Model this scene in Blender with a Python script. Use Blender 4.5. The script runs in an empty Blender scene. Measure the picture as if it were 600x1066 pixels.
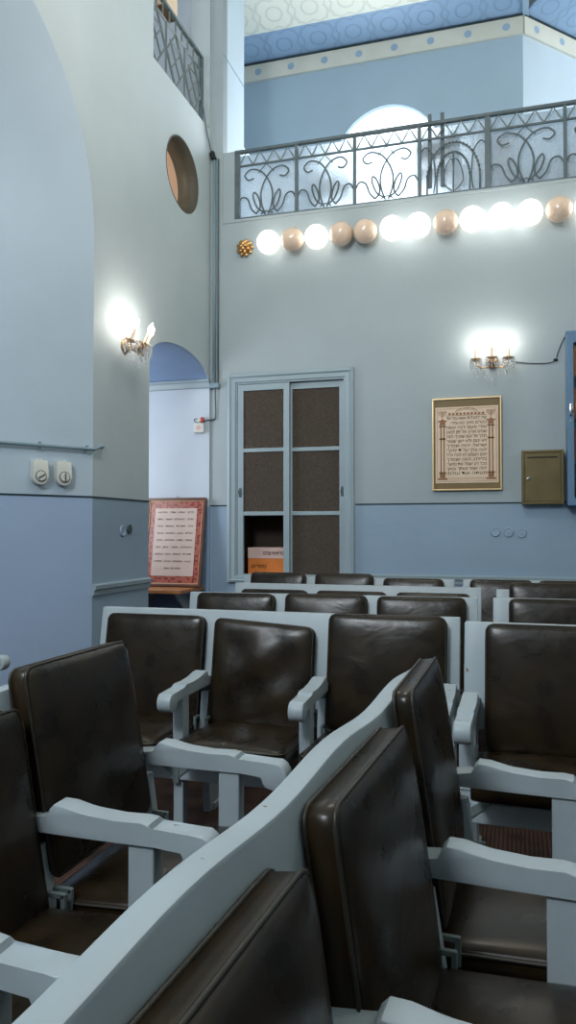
import bpy, bmesh, math, random
from mathutils import Vector, Matrix
random.seed(4)
C = bpy.context.scene.collection
PI = math.pi

# ------------------------------------------------------------------ materials
def srgb(r, g, b):
    f = lambda c: (c/255/12.92) if c/255 <= .04045 else ((c/255+.055)/1.055)**2.4
    return (f(r), f(g), f(b), 1)

def mat(name, col, rough=.5, metal=0, emis=None, es=0, trans=0, ior=1.45, coat=0, alpha=1, spec=.5):
    m = bpy.data.materials.new(name); m.use_nodes = True
    b = m.node_tree.nodes['Principled BSDF']
    b.inputs['Base Color'].default_value = col
    b.inputs['Roughness'].default_value = rough
    b.inputs['Metallic'].default_value = metal
    b.inputs['Transmission Weight'].default_value = trans
    b.inputs['IOR'].default_value = ior
    b.inputs['Coat Weight'].default_value = coat
    b.inputs['Alpha'].default_value = alpha
    b.inputs['Specular IOR Level'].default_value = spec
    if emis:
        b.inputs['Emission Color'].default_value = emis
        b.inputs['Emission Strength'].default_value = es
    return m

def nodes(m): return m.node_tree.nodes, m.node_tree.links, m.node_tree.nodes['Principled BSDF']

def add_noise(m, scale=8, amount=.12, bump=.1, bscale=40, dist=.01, coords='Object'):
    N, L, b = nodes(m)
    tc = N.new('ShaderNodeTexCoord')
    n = N.new('ShaderNodeTexNoise'); n.inputs['Scale'].default_value = scale; n.inputs['Detail'].default_value = 5
    L.new(tc.outputs[coords], n.inputs['Vector'])
    base = b.inputs['Base Color'].default_value[:]
    r = N.new('ShaderNodeMapRange'); r.inputs[1].default_value = .3; r.inputs[2].default_value = .7
    r.inputs[3].default_value = 1-amount; r.inputs[4].default_value = 1+amount
    L.new(n.outputs['Fac'], r.inputs[0])
    mx = N.new('ShaderNodeVectorMath'); mx.operation = 'SCALE'; mx.inputs[0].default_value = base[:3]
    L.new(r.outputs[0], mx.inputs['Scale'])
    if b.inputs['Base Color'].is_linked:
        L.new(b.inputs['Base Color'].links[0].from_socket, mx.inputs[0])
    L.new(mx.outputs[0], b.inputs['Base Color'])
    if bump:
        n2 = N.new('ShaderNodeTexNoise'); n2.inputs['Scale'].default_value = bscale; n2.inputs['Detail'].default_value = 4
        L.new(tc.outputs[coords], n2.inputs['Vector'])
        bp = N.new('ShaderNodeBump'); bp.inputs['Strength'].default_value = bump; bp.inputs['Distance'].default_value = dist
        L.new(n2.outputs['Fac'], bp.inputs['Height']); L.new(bp.outputs[0], b.inputs['Normal'])
    return m

def wall_mat(name, upper, lower, zd=1.545):
    m = mat(name, upper, .62)
    N, L, b = nodes(m)
    g = N.new('ShaderNodeNewGeometry'); s = N.new('ShaderNodeSeparateXYZ')
    L.new(g.outputs['Position'], s.inputs[0])
    lt = N.new('ShaderNodeMath'); lt.operation = 'LESS_THAN'; lt.inputs[1].default_value = zd
    L.new(s.outputs['Z'], lt.inputs[0])
    mx = N.new('ShaderNodeMix'); mx.data_type = 'RGBA'
    mx.inputs[6].default_value = upper; mx.inputs[7].default_value = lower
    L.new(lt.outputs[0], mx.inputs[0]); L.new(mx.outputs[2], b.inputs['Base Color'])
    rr = N.new('ShaderNodeMapRange'); rr.inputs[3].default_value = .62; rr.inputs[4].default_value = .38
    L.new(lt.outputs[0], rr.inputs[0]); L.new(rr.outputs[0], b.inputs['Roughness'])
    add_noise(m, 1.3, .045, .12, 9, .02)
    return m

M = {}
M['wall'] = wall_mat('blue_grey_plaster', srgb(186,198,202), srgb(150,170,188))
M['wallback'] = wall_mat('grey_blue_back_wall', srgb(164,176,180), srgb(146,168,188))
M['jamb'] = wall_mat('pale_blue_plaster', srgb(184,200,212), srgb(164,184,212))
M['gallery'] = add_noise(mat('gallery_blue_paint', srgb(160,182,198), .6), 1.2, .05, .05)
M['side'] = wall_mat('side_room_paint', srgb(192,203,214), srgb(140,166,196))
M['lunette'] = add_noise(mat('shaded_blue_plaster', srgb(128,152,184), .6), 2, .08, .1)  # tympanum and vault of the passage: shade put into a deeper blue
M['pink'] = add_noise(mat('pink_plaster', srgb(200,172,152), .7), 2, .06, .1)
M['brownreveal'] = add_noise(mat('brown_reveal_paint', srgb(84,80,68), .55), 4, .15, .1)
M['trimblue'] = add_noise(mat('blue_grey_gloss_paint', srgb(154,171,178), .38), 3, .05, .05)
M['conduit'] = add_noise(mat('conduit_paint', srgb(128,150,160), .45), 3, .05, .05)
M['crack'] = mat('dark_groove', srgb(40,58,66), .8)
M['ceil'] = None
M['cream'] = add_noise(mat('cream_border_paint', srgb(208,208,196), .6), 3, .06, .05)
M['dotblue'] = mat('blue_dot_paint', srgb(150,174,196), .6)
M['iron'] = add_noise(mat('painted_iron', srgb(92,105,110), .5, .1), 12, .15, .1)
M['iron_pale'] = add_noise(mat('pale_painted_iron', srgb(116,128,128), .5, .1), 12, .12, .1)
M['leather_piping'] = mat('leather_piping', srgb(46,42,34), .4)
M['gold'] = add_noise(mat('aged_gold', srgb(205,160,104), .3, .85), 30, .25, .2, 60, .004)
M['candle'] = mat('ivory_candle_sleeve', srgb(222,206,184), .5)
M['crystal'] = mat('cut_crystal', (.95,.97,1,1), .03, 0, None, 0, .85, 1.5)
M['bulb'] = mat('lit_bulb', (1,1,1,1), .3, 0, (1,.93,.82,1), 14)
M['globe_on'] = mat('lit_opal_globe', (1,1,1,1), .3, 0, (1,.95,.86,1), 3.0)
M['globe_off'] = add_noise(mat('peach_opal_globe', srgb(238,210,186), .18, 0, None, 0, 0, 1.45, .5), 10, .05, 0)
M['plastic'] = add_noise(mat('ivory_plastic', srgb(214,214,206), .4), 10, .04, 0)
M['grey_line'] = mat('grey_mark', srgb(90,88,84), .5)
M['red_paint'] = mat('red_cap', srgb(190,70,52), .4)
M['socket'] = add_noise(mat('painted_socket', srgb(150,172,192), .35), 10, .05, 0)
M['darksocket'] = add_noise(mat('dark_socket', srgb(70,84,88), .35), 10, .1, 0)
M['olive'] = add_noise(mat('olive_metal_paint', srgb(104,92,58), .42, .35), 7, .14, .12)
M['olive_dark'] = mat('dark_slot', srgb(30,26,18), .7)
M['chrome'] = mat('chrome', srgb(225,225,220), .15, 1)
M['bluecab'] = add_noise(mat('blue_cabinet_paint', srgb(98,130,160), .4), 4, .06, .06)
M['orange'] = add_noise(mat('orange_cardboard', srgb(214,122,50), .65), 9, .1, .05)
M['boxwhite'] = add_noise(mat('box_label_white', srgb(210,180,170), .6), 9, .08, 0)
M['ink'] = mat('dark_ink', srgb(40,24,16), .7)
M['inkbrown'] = mat('brown_ink', srgb(62,40,26), .7)
M['interior'] = add_noise(mat('cabinet_interior', srgb(70,58,48), .8), 5, .2, 0)
M['frame_brown'] = add_noise(mat('walnut_frame', srgb(92,56,44), .35), 14, .2, .08)
M['frame_gold'] = mat('pale_gold_moulding', srgb(214,186,140), .35, .4)
M['mat_olive'] = add_noise(mat('olive_mount', srgb(122,100,60), .5), 6, .08, 0)
M['parch'] = add_noise(mat('parchment', srgb(226,200,172), .45), 5, .05, 0)
M['parch2'] = add_noise(mat('pale_paper', srgb(196,176,166), .35), 4, .06, 0)
M['sepia'] = mat('sepia_print', srgb(150,106,74), .6)
M['shelfwood'] = add_noise(mat('oak_shelf', srgb(160,106,62), .45), 12, .2, .1)
M['curtain'] = add_noise(mat('brown_cloth', srgb(140,104,80), .9), 5, .2, .2)
M['book'] = [add_noise(mat('book_cover_%d' % i, srgb(*c), .5), 9, .1, 0) for i, c in enumerate([(196,110,48),(150,58,40),(214,150,84),(50,40,40)])]
M['black'] = mat('black_rubber', srgb(22,22,22), .6)

# white bench paint with chips showing the wood
m = mat('chipped_white_paint', srgb(166,177,182), .42); N, L, b = nodes(m)
tc = N.new('ShaderNodeTexCoord'); n = N.new('ShaderNodeTexNoise'); n.inputs['Scale'].default_value = 22; n.inputs['Detail'].default_value = 6
L.new(tc.outputs['Object'], n.inputs['Vector'])
rmp = N.new('ShaderNodeValToRGB'); rmp.color_ramp.interpolation = 'LINEAR'
rmp.color_ramp.elements[0].position = .70; rmp.color_ramp.elements[0].color = (0,0,0,1)
rmp.color_ramp.elements[1].position = .715; rmp.color_ramp.elements[1].color = (1,1,1,1)
L.new(n.outputs['Fac'], rmp.inputs[0])
mx = N.new('ShaderNodeMix'); mx.data_type = 'RGBA'; mx.inputs[6].default_value = srgb(166,177,182); mx.inputs[7].default_value = srgb(120,84,62)
L.new(rmp.outputs[0], mx.inputs[0]); L.new(mx.outputs[2], b.inputs['Base Color'])
add_noise(m, 5, .07, .12, 30, .004); M['white'] = m

# leather
m = mat('dark_brown_leatherette', srgb(30,24,16), .33, 0, None, 0, 0, 1.5, 0, 1, .34); N, L, b = nodes(m)
tc = N.new('ShaderNodeTexCoord')
n = N.new('ShaderNodeTexNoise'); n.inputs['Scale'].default_value = 4.5; n.inputs['Detail'].default_value = 3; n.inputs['Distortion'].default_value = .6
mp = N.new('ShaderNodeMapping'); mp.inputs['Scale'].default_value = (1, 1, 1.3)
L.new(tc.outputs['Object'], mp.inputs[0]); L.new(mp.outputs[0], n.inputs['Vector'])
n2 = N.new('ShaderNodeTexNoise'); n2.inputs['Scale'].default_value = 260; L.new(tc.outputs['Object'], n2.inputs['Vector'])
b1 = N.new('ShaderNodeBump'); b1.inputs['Strength'].default_value = .16; b1.inputs['Distance'].default_value = .03
b2 = N.new('ShaderNodeBump'); b2.inputs['Strength'].default_value = .12; b2.inputs['Distance'].default_value = .001
L.new(n.outputs['Fac'], b1.inputs['Height']); L.new(n2.outputs['Fac'], b2.inputs['Height'])
L.new(b1.outputs[0], b2.inputs['Normal']); L.new(b2.outputs[0], b.inputs['Normal'])
n3 = N.new('ShaderNodeTexNoise'); n3.inputs['Scale'].default_value = 9; n3.inputs['Detail'].default_value = 5; L.new(tc.outputs['Object'], n3.inputs['Vector'])
rm = N.new('ShaderNodeValToRGB'); rm.color_ramp.elements[0].color = srgb(27,21,13); rm.color_ramp.elements[1].color = srgb(48,36,20)
rm.color_ramp.elements[0].position = .35; rm.color_ramp.elements[1].position = .75
L.new(n3.outputs['Fac'], rm.inputs[0]); L.new(rm.outputs[0], b.inputs['Base Color'])
rr = N.new('ShaderNodeMapRange'); rr.inputs[3].default_value = .2; rr.inputs[4].default_value = .38
L.new(n3.outputs['Fac'], rr.inputs[0]); L.new(rr.outputs[0], b.inputs['Roughness'])
M['leather'] = m

# carpet
m = mat('red_brown_carpet', srgb(84,46,40), .95); N, L, b = nodes(m)
tc = N.new('ShaderNodeTexCoord')
v = N.new('ShaderNodeTexVoronoi'); v.inputs['Scale'].default_value = 9; L.new(tc.outputs['Object'], v.inputs['Vector'])
w = N.new('ShaderNodeTexWave'); w.inputs['Scale'].default_value = 18; w.inputs['Distortion'].default_value = 1.5; L.new(tc.outputs['Object'], w.inputs['Vector'])
rm = N.new('ShaderNodeValToRGB'); rm.color_ramp.elements[0].color = srgb(38,23,20); rm.color_ramp.elements[1].color = srgb(78,54,44)
rm.color_ramp.elements[0].position = .2; rm.color_ramp.elements[1].position = .9
mm = N.new('ShaderNodeMath'); mm.operation = 'MULTIPLY'; L.new(v.outputs['Distance'], mm.inputs[0]); L.new(w.outputs['Fac'], mm.inputs[1])
m2 = N.new('ShaderNodeMath'); m2.operation = 'MULTIPLY'; m2.inputs[1].default_value = 2; L.new(mm.outputs[0], m2.inputs[0])
L.new(m2.outputs[0], rm.inputs[0]); L.new(rm.outputs[0], b.inputs['Base Color'])
M['carpet'] = m

# pressed relief tile ceiling: .4 m tiles with a ring and scalloped edges
def tile_mat(name, col, size=.4):
    m = mat(name, col, .5); N, L, b = nodes(m)
    g = N.new('ShaderNodeTexCoord')
    sc = N.new('ShaderNodeVectorMath'); sc.operation = 'SCALE'; sc.inputs['Scale'].default_value = 1/size
    L.new(g.outputs['Object'], sc.inputs[0])
    fr = N.new('ShaderNodeVectorMath'); fr.operation = 'FRACTION'; L.new(sc.outputs[0], fr.inputs[0])
    sb = N.new('ShaderNodeVectorMath'); sb.operation = 'SUBTRACT'; sb.inputs[1].default_value = (.5,.5,0); L.new(fr.outputs[0], sb.inputs[0])
    ml = N.new('ShaderNodeVectorMath'); ml.operation = 'MULTIPLY'; ml.inputs[1].default_value = (1,1,0); L.new(sb.outputs[0], ml.inputs[0])
    ln = N.new('ShaderNodeVectorMath'); ln.operation = 'LENGTH'; L.new(ml.outputs[0], ln.inputs[0])
    sp = N.new('ShaderNodeSeparateXYZ'); L.new(ml.outputs[0], sp.inputs[0])
    def M_(op, a, bb=None):
        k = N.new('ShaderNodeMath'); k.operation = op
        for i, q in enumerate((a, bb)):
            if q is None: continue
            if isinstance(q, (int, float)): k.inputs[i].default_value = q
            else: L.new(q, k.inputs[i])
        return k.outputs[0]
    ax = M_('ABSOLUTE', sp.outputs['X']); ay = M_('ABSOLUTE', sp.outputs['Y'])
    ang = M_('ARCTAN2', sp.outputs['Y'], sp.outputs['X'])
    wob = M_('MULTIPLY', M_('COSINE', M_('MULTIPLY', ang, 8)), .035)
    mxx = M_('MAXIMUM', ax, ay)
    edge = M_('ABSOLUTE', M_('SUBTRACT', M_('ADD', mxx, wob), .43))
    edge = M_('LESS_THAN', edge, .028)
    ring = M_('LESS_THAN', M_('ABSOLUTE', M_('SUBTRACT', ln.outputs['Value'], .22)), .022)
    disc = M_('LESS_THAN', ln.outputs['Value'], .2)
    h = M_('ADD', M_('ADD', M_('MULTIPLY', edge, 1), M_('MULTIPLY', ring, .8)), M_('MULTIPLY', disc, .35))
    bp = N.new('ShaderNodeBump'); bp.inputs['Strength'].default_value = 1; bp.inputs['Distance'].default_value = .06
    L.new(h, bp.inputs['Height']); L.new(bp.outputs[0], b.inputs['Normal'])
    dk = M_('SUBTRACT', 1.0, M_('MULTIPLY', M_('MAXIMUM', edge, ring), .12))
    vs = N.new('ShaderNodeVectorMath'); vs.operation = 'SCALE'; vs.inputs[0].default_value = col[:3]; L.new(dk, vs.inputs['Scale'])
    L.new(vs.outputs[0], b.inputs['Base Color'])
    return m
M['ceil'] = tile_mat('cream_pressed_tiles', srgb(228,230,218), .45)
M['ceilblue'] = tile_mat('blue_pressed_tiles', srgb(142,170,200), .45)

# textured glasses
def glass_mat(name, col, rough, bs, strength, sparkle=False):
    m = mat(name, col, rough, 0, None, 0, .9, 1.3); N, L, b = nodes(m)
    tc = N.new('ShaderNodeTexCoord'); v = N.new('ShaderNodeTexVoronoi'); v.inputs['Scale'].default_value = bs
    L.new(tc.outputs['Object'], v.inputs['Vector'])
    bp = N.new('ShaderNodeBump'); bp.inputs['Strength'].default_value = strength; bp.inputs['Distance'].default_value = .01
    L.new(v.outputs['Distance'], bp.inputs['Height']); L.new(bp.outputs[0], b.inputs['Normal'])
    if sparkle: m['s'] = 1
    return m
M['brownglass'] = glass_mat('brown_textured_glass', srgb(150,125,105), .3, 120, .8)
N, L, b = nodes(M['brownglass']); b.inputs['Transmission Weight'].default_value = .55
b.inputs['Base Color'].default_value = srgb(120,107,95)
add_noise(M['brownglass'], 60, .3, 0)
M['frost'] = glass_mat('frosted_pane', srgb(215,228,238), .5, 60, .6)
b = nodes(M['frost'])[2]; b.inputs['Transmission Weight'].default_value = .6
M['clear'] = mat('clear_glass', (.9,.93,.93,1), .02, 0, None, 0, 1, 1.45)
M['window'] = mat('daylit_window_pane', (.9,.95,1,1), .4, 0, (.86,.94,1,1), 2.2)

# poster glazing print border
m = mat('red_ornament_print', srgb(170,52,52), .3); N, L, b = nodes(m)
tc = N.new('ShaderNodeTexCoord'); v = N.new('ShaderNodeTexVoronoi'); v.inputs['Scale'].default_value = 38; v.feature = 'F1'
v.distance = 'CHEBYCHEV'; v.inputs['Randomness'].default_value = .25
L.new(tc.outputs['Object'], v.inputs['Vector'])
rm = N.new('ShaderNodeValToRGB'); rm.color_ramp.interpolation = 'CONSTANT'
rm.color_ramp.elements[0].color = srgb(190,140,118); rm.color_ramp.elements[1].position = .22; rm.color_ramp.elements[1].color = srgb(122,38,42)
e = rm.color_ramp.elements.new(.42); e.color = srgb(160,88,70)
L.new(v.outputs['Distance'], rm.inputs[0]); L.new(rm.outputs[0], b.inputs['Base Color'])
M['redborder'] = m

# ------------------------------------------------------------------ mesh helpers
def obj(name, bm, mats, parent=None, smooth=False, loc=None):
    me = bpy.data.meshes.new(name)
    bmesh.ops.recalc_face_normals(bm, faces=bm.faces)
    bm.to_mesh(me); bm.free()
    for q in (mats if isinstance(mats, (list, tuple)) else [mats]): me.materials.append(q)
    if smooth:
        for p in me.polygons: p.use_smooth = True
        if smooth == 'angle':
            me.set_sharp_from_angle(angle=math.radians(38))
    o = bpy.data.objects.new(name, me); C.objects.link(o)
    if parent: o.parent = parent
    if loc: o.location = loc
    return o
def tag(o, label, cat, group=None):
    o['label'] = label; o['category'] = cat
    if group: o['group'] = group
    return o
def thing(name, label, cat, loc=(0,0,0), rot=(0,0,0), group=None):
    o = bpy.data.objects.new(name, None); C.objects.link(o); o.location = loc; o.rotation_euler = rot
    o.empty_display_size = .1
    return tag(o, label, cat, group)
def struct(name, bm, m, smooth=False):
    o = obj(name, bm, m, None, smooth); o['kind'] = 'structure'; return o
def nb(): return bmesh.new()
def box(bm, c, s, bev=0, rot=None, mi=0, seg=2):
    r = bmesh.ops.create_cube(bm, size=1)
    vs = r['verts']
    bmesh.ops.scale(bm, vec=s, verts=vs)
    if bev:
        es = list({e for v in vs for e in v.link_edges})
        rb = bmesh.ops.bevel(bm, geom=es, offset=min(bev, min(s)*.45), segments=seg, profile=.5, affect='EDGES')
        vs = list({v for f in rb['faces'] for v in f.verts} | {v for v in vs if v.is_valid})
    if rot is not None: bmesh.ops.rotate(bm, cent=(0,0,0), matrix=rot, verts=vs)
    bmesh.ops.translate(bm, vec=c, verts=vs)
    for f in {f for v in vs for f in v.link_faces}: f.material_index = mi
    return vs
def boxmm(bm, a, b, bev=0, mi=0):
    return box(bm, [(a[i]+b[i])/2 for i in range(3)], [abs(b[i]-a[i]) for i in range(3)], bev, None, mi)
def tube(bm, pts, r, seg=8, caps=True, mi=0):
    pts = [Vector(p) for p in pts]; rs = r if isinstance(r, (list, tuple)) else [r]*len(pts)
    rings = []; up = None
    for i, p in enumerate(pts):
        t = (pts[min(i+1, len(pts)-1)]-pts[max(i-1, 0)]).normalized()
        if up is None:
            up = Vector((0,0,1)) if abs(t.z) < .9 else Vector((1,0,0))
        a = (up - t*up.dot(t))
        if a.length < 1e-4: a = t.orthogonal()
        a.normalize(); up = a; bq = t.cross(a)
        rings.append([bm.verts.new(p + (a*math.cos(2*PI*k/seg)+bq*math.sin(2*PI*k/seg))*rs[i]) for k in range(seg)])
    for i in range(len(rings)-1):
        for k in range(seg):
            f = bm.faces.new((rings[i][k], rings[i][(k+1)%seg], rings[i+1][(k+1)%seg], rings[i+1][k])); f.material_index = mi
    if caps:
        for q in (rings[0][::-1], rings[-1]): bm.faces.new(q).material_index = mi
def lathe(bm, prof, c=(0,0,0), axis='Z', seg=24, mi=0):
    rings = []
    for r, h in prof:
        ring = []
        for k in range(seg):
            a = 2*PI*k/seg; x, y = r*math.cos(a), r*math.sin(a)
            v = (x, y, h) if axis == 'Z' else ((x, -h, y) if axis == 'Y' else (h, x, y))
            ring.append(bm.verts.new(Vector(v)+Vector(c)))
        rings.append(ring)
    for i in range(len(rings)-1):
        for k in range(seg):
            bm.faces.new((rings[i][k], rings[i][(k+1)%seg], rings[i+1][(k+1)%seg], rings[i+1][k])).material_index = mi
    for q in (rings[0], rings[-1]):
        try: bm.faces.new(q).material_index = mi
        except ValueError: pass
def sphere(bm, c, r, u=16, v=10, sc=(1,1,1)):
    q = bmesh.ops.create_uvsphere(bm, u_segments=u, v_segments=v, radius=r)['verts']
    bmesh.ops.scale(bm, vec=sc, verts=q); bmesh.ops.translate(bm, vec=c, verts=q)
def smoothpts(pts, n=6):
    P = [Vector(p) for p in pts]; out = []
    for i in range(len(P)-1):
        p0 = P[max(i-1,0)]; p1 = P[i]; p2 = P[i+1]; p3 = P[min(i+2,len(P)-1)]
        for k in range(n):
            t = k/n
            out.append(.5*((2*p1)+(-p0+p2)*t+(2*p0-5*p1+4*p2-p3)*t*t+(-p0+3*p1-3*p2+p3)*t**3))
    out.append(P[-1]); return out
def prism(bm, outline, a, b, fn, mi=0, bev=0):
    """outline: list of (u,v); extruded between a and b; fn(u,v,w)->xyz"""
    A = [bm.verts.new(fn(u,v,a)) for u,v in outline]; B = [bm.verts.new(fn(u,v,b)) for u,v in outline]
    n = len(A); fs = [bm.faces.new(A), bm.faces.new(B[::-1])]
    for i in range(n): fs.append(bm.faces.new((A[i], B[i], B[(i+1)%n], A[(i+1)%n])))
    for f in fs: f.material_index = mi
    if bev:
        es = [e for f in fs[:2] for e in f.edges]
        bmesh.ops.bevel(bm, geom=list(set(es)), offset=bev, segments=2, profile=.5, affect='EDGES')
def slab_with_holes(name, outline, holes, thick, m, place):
    """2D outline (u,v) with holes, thickness along w, mapped by 4x4 matrix place"""
    cu = bpy.data.curves.new(name, 'CURVE'); cu.dimensions = '2D'; cu.fill_mode = 'BOTH'; cu.extrude = thick/2
    for poly in [outline]+holes:
        s = cu.splines.new('POLY'); s.points.add(len(poly)-1); s.use_cyclic_u = True
        for p, q in zip(s.points, poly): p.co = (q[0], q[1], 0, 1)
    t = bpy.data.objects.new('tmp', cu); C.objects.link(t)
    dg = bpy.context.evaluated_depsgraph_get()
    me = bpy.data.meshes.new_from_object(t.evaluated_get(dg))
    bpy.data.objects.remove(t); bpy.data.curves.remove(cu)
    me.transform(place); me.update(); me.name = name
    me.materials.clear(); me.materials.append(m)
    o = bpy.data.objects.new(name, me); C.objects.link(o); o['kind'] = 'structure'
    return o
def text_mesh(name, s, size, m, parent, loc, rot, width=None, align='CENTER', depth=.0008):
    cu = bpy.data.curves.new(name, 'FONT'); cu.body = s; cu.size = 1; cu.extrude = depth/size; cu.resolution_u = 4; cu.align_x = align
    t = bpy.data.objects.new('tmp', cu); C.objects.link(t)
    dg = bpy.context.evaluated_depsgraph_get(); bpy.context.view_layer.update()
    dg = bpy.context.evaluated_depsgraph_get()
    me = bpy.data.meshes.new_from_object(t.evaluated_get(dg))
    bpy.data.objects.remove(t); bpy.data.curves.remove(cu)
    me.transform(Matrix.Scale(size,4))
    if width and len(me.vertices):
        xs = [v.co.x for v in me.vertices]; x0, x1 = min(xs), max(xs)
        if align == 'CENTER':
            k = width/(x1-x0)
            for v in me.vertices: v.co.x = (v.co.x-(x0+x1)/2)*k
        else:
            k = width/(x1-x0)
            for v in me.vertices: v.co.x = (v.co.x-x1)*k
    me.materials.clear(); me.materials.append(m); me.name = name
    o = bpy.data.objects.new(name, me); C.objects.link(o); o.parent = parent; o.location = loc; o.rotation_euler = rot
    return o
def heb(s): return s[::-1]

# ------------------------------------------------------------------ camera
cam = bpy.data.cameras.new('camera'); cam.sensor_fit = 'HORIZONTAL'; cam.sensor_width = 36; cam.lens = 36*800/600
co = bpy.data.objects.new('camera', cam); C.objects.link(co)
co.location = (0, 0, 1.3); co.rotation_euler = (math.radians(90+1.36), 0, math.radians(16.7))
cam.clip_start = .05
bpy.context.scene.camera = co

# ------------------------------------------------------------------ room shell
XL, YB, ZC, YG, ZG = -3.063, 7.4, 8.1, 9.5, 7.47
bm = nb(); boxmm(bm, (-6,-3.4,-.1), (4,12.5,0)); struct('floor', bm, M['carpet'])
bm = nb(); boxmm(bm, (-6,-1.9,8.0), (7,7.5,8.12)); o = struct('ceiling', bm, M['ceil'])
# sloping tiled strips that climb from the gallery walls, first row of tiles painted blue
def slope_strip(name, origin, ang, x0, x1, d0, d1, m, off=0, tilt=14):
    """local x along the wall, local y away from the wall towards the hall, rising"""
    bm = nb(); boxmm(bm, (x0,d0,off), (x1,d1,off+.02))
    o = struct(name, bm, m)
    o.matrix_world = Matrix.Translation(origin) @ Matrix.Rotation(ang,4,'Z') @ Matrix.Rotation(math.radians(180),4,'Z') @ Matrix.Rotation(math.radians(tilt),4,'X')
    return o
TS = .45
slope_strip('ceiling_slope', (.09,YG,ZG), 0, 0, 5.4, TS, 2.25, M['ceil'])
slope_strip('trim_1', (.09,YG,ZG), 0, 0, 5.4, 0, TS, M['ceilblue'])
slope_strip('trim_12', (.09,YG,ZG), 0, -.07, .0, 0, 2.25, M['dotblue'], -.02)
# back wall under the gallery edge, opening for the cupboard
R = Matrix(((1,0,0,0),(0,0,-1,0),(0,1,0,0),(0,0,0,1)))           # (u,v)->(x,z), w->-y
slab_with_holes('wall_back', [(-3.36,0),(3.6,0),(3.6,4.5),(-2.93,4.5),(-2.93,ZC),(-3.36,ZC)],
    [[(-2.76,.83),(-1.62,.83),(-1.62,2.80),(-2.76,2.80)]], .12, M['wallback'], Matrix.Translation((0,YB+.06,0)) @ R)
# left wall with big arch, low arched doorway, round hole and gallery opening
def arc(cx, cz, rx, rz, a0, a1, n):
    return [(cx+rx*math.cos(math.radians(a0+(a1-a0)*i/n)), cz+rz*math.sin(math.radians(a0+(a1-a0)*i/n))) for i in range(n+1)]
def sarc(cx, cz, rx, rz, n, e=2.2):
    out = []
    for i in range(n+1):
        t = PI*i/n; c, q = math.cos(t), math.sin(t)
        out.append((cx+rx*math.copysign(abs(c)**(2/e), c), cz+rz*abs(q)**(2/e)))
    return out
ARC = sarc(3.34, 3.48, 1.76, 1.55, 48)
dc, dr = (6.015+7.378)/2, (7.378-6.015)/2
outline = [(-1.8,0),(1.58,0)]+ARC[::-1]+[(5.10,0),(6.015,0),(6.015,2.80)]+arc(dc,2.80,dr,.25,180,0,20)+[(7.378,0),(7.40,0),(7.40,ZC),(-1.8,ZC)]
holes = [arc(6.70,4.71,.375,.35,0,354,59), [(6.07,5.48),(7.36,5.48),(7.36,7.3),(6.07,7.3)]]
RL = Matrix(((0,0,1,0),(1,0,0,0),(0,1,0,0),(0,0,0,1)))           # (u,v)->(y,z), w->x
slab_with_holes('wall_left', outline, holes, .22, M['wall'], Matrix.Translation((XL-.11,0,0)) @ RL)
# brown painted lining of the round hole
bm = nb(); A = arc(6.70,4.71,.372,.347,0,360,60)[:-1]; B = arc(6.70,4.71,.36,.335,0,360,60)[:-1]
va = [[bm.verts.new((x,p[0],p[1])) for p in A] for x in (XL+.001, XL-.22)]
vb = [[bm.verts.new((x,p[0],p[1])) for p in B] for x in (XL+.001, XL-.22)]
for k in range(60):
    j = (k+1)%60
    bm.faces.new((va[0][k],va[0][j],va[1][j],va[1][k])); bm.faces.new((vb[0][k],vb[0][j],vb[1][j],vb[1][k]))
    bm.faces.new((va[0][k],va[0][j],vb[0][j],vb[0][k])); bm.faces.new((va[1][k],va[1][j],vb[1][j],vb[1][k]))
struct('trim_2', bm, M['brownreveal'], True)
# splayed jamb and soffit of the big arch, closed niche behind
bm = nb(); prof = [(1.58,0)]+ARC[::-1]+[(5.10,0)]
inner = [(3.34+(y-3.34)*.46, z if z < .1 else 3.48+(z-3.48)*.46) for y, z in prof]
inner = [(y, z if z > .1 else 0) for y, z in inner]
NS = 6; rows = []
for i in range(NS+1):
    t = i/NS
    rows.append([bm.verts.new((XL-.552*t, p[0]+(q[0]-p[0])*t, p[1]+(q[1]-p[1])*t)) for p, q in zip(prof, inner)])
for i in range(NS):
    for k in range(len(prof)-1):
        bm.faces.new((rows[i][k], rows[i][k+1], rows[i+1][k+1], rows[i+1][k]))
bm.faces.new(rows[-1])
struct('wall_niche', bm, M['jamb'], 'angle')
# gallery walls
bm = nb(); boxmm(bm, (-3.36,7.52,4.5), (-2.93,8.04,ZC)); struct('wall_gallery_pier', bm, M['jamb'])
bm = nb(); boxmm(bm, (-2.935,7.41,6.285), (-2.926,8.04,6.295)); struct('trim_13', bm, M['conduit'])
bm = nb(); boxmm(bm, (-4.9,7.5,4.4), (-4.8,9.6,ZC)); struct('wall_gallery_side', bm, M['gallery'])
G = YG/8.04
def garch(cx): return [(cx-.70,4.5),(cx-.70,5.85)]+arc(cx,5.85,.70,.80,180,0,24)[1:-1]+[(cx+.70,5.85),(cx+.70,4.5)]
arch, arch2 = garch(-1.55), garch(-3.98)
slab_with_holes('wall_gallery_back', [(-4.85,4.5)]+arch2+arch+[(.09,4.5),(.09,ZG+.1),(-4.85,ZG+.1)], [], .1, M['gallery'], Matrix.Translation((0,YG+.05,0)) @ R)
bm = nb(); d = Vector((.68,.733,0)); nn = Vector((-.733,.68,0))
q = [Vector((.09,YG,0)), Vector((.09,YG,0))+d*3.4]
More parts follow.
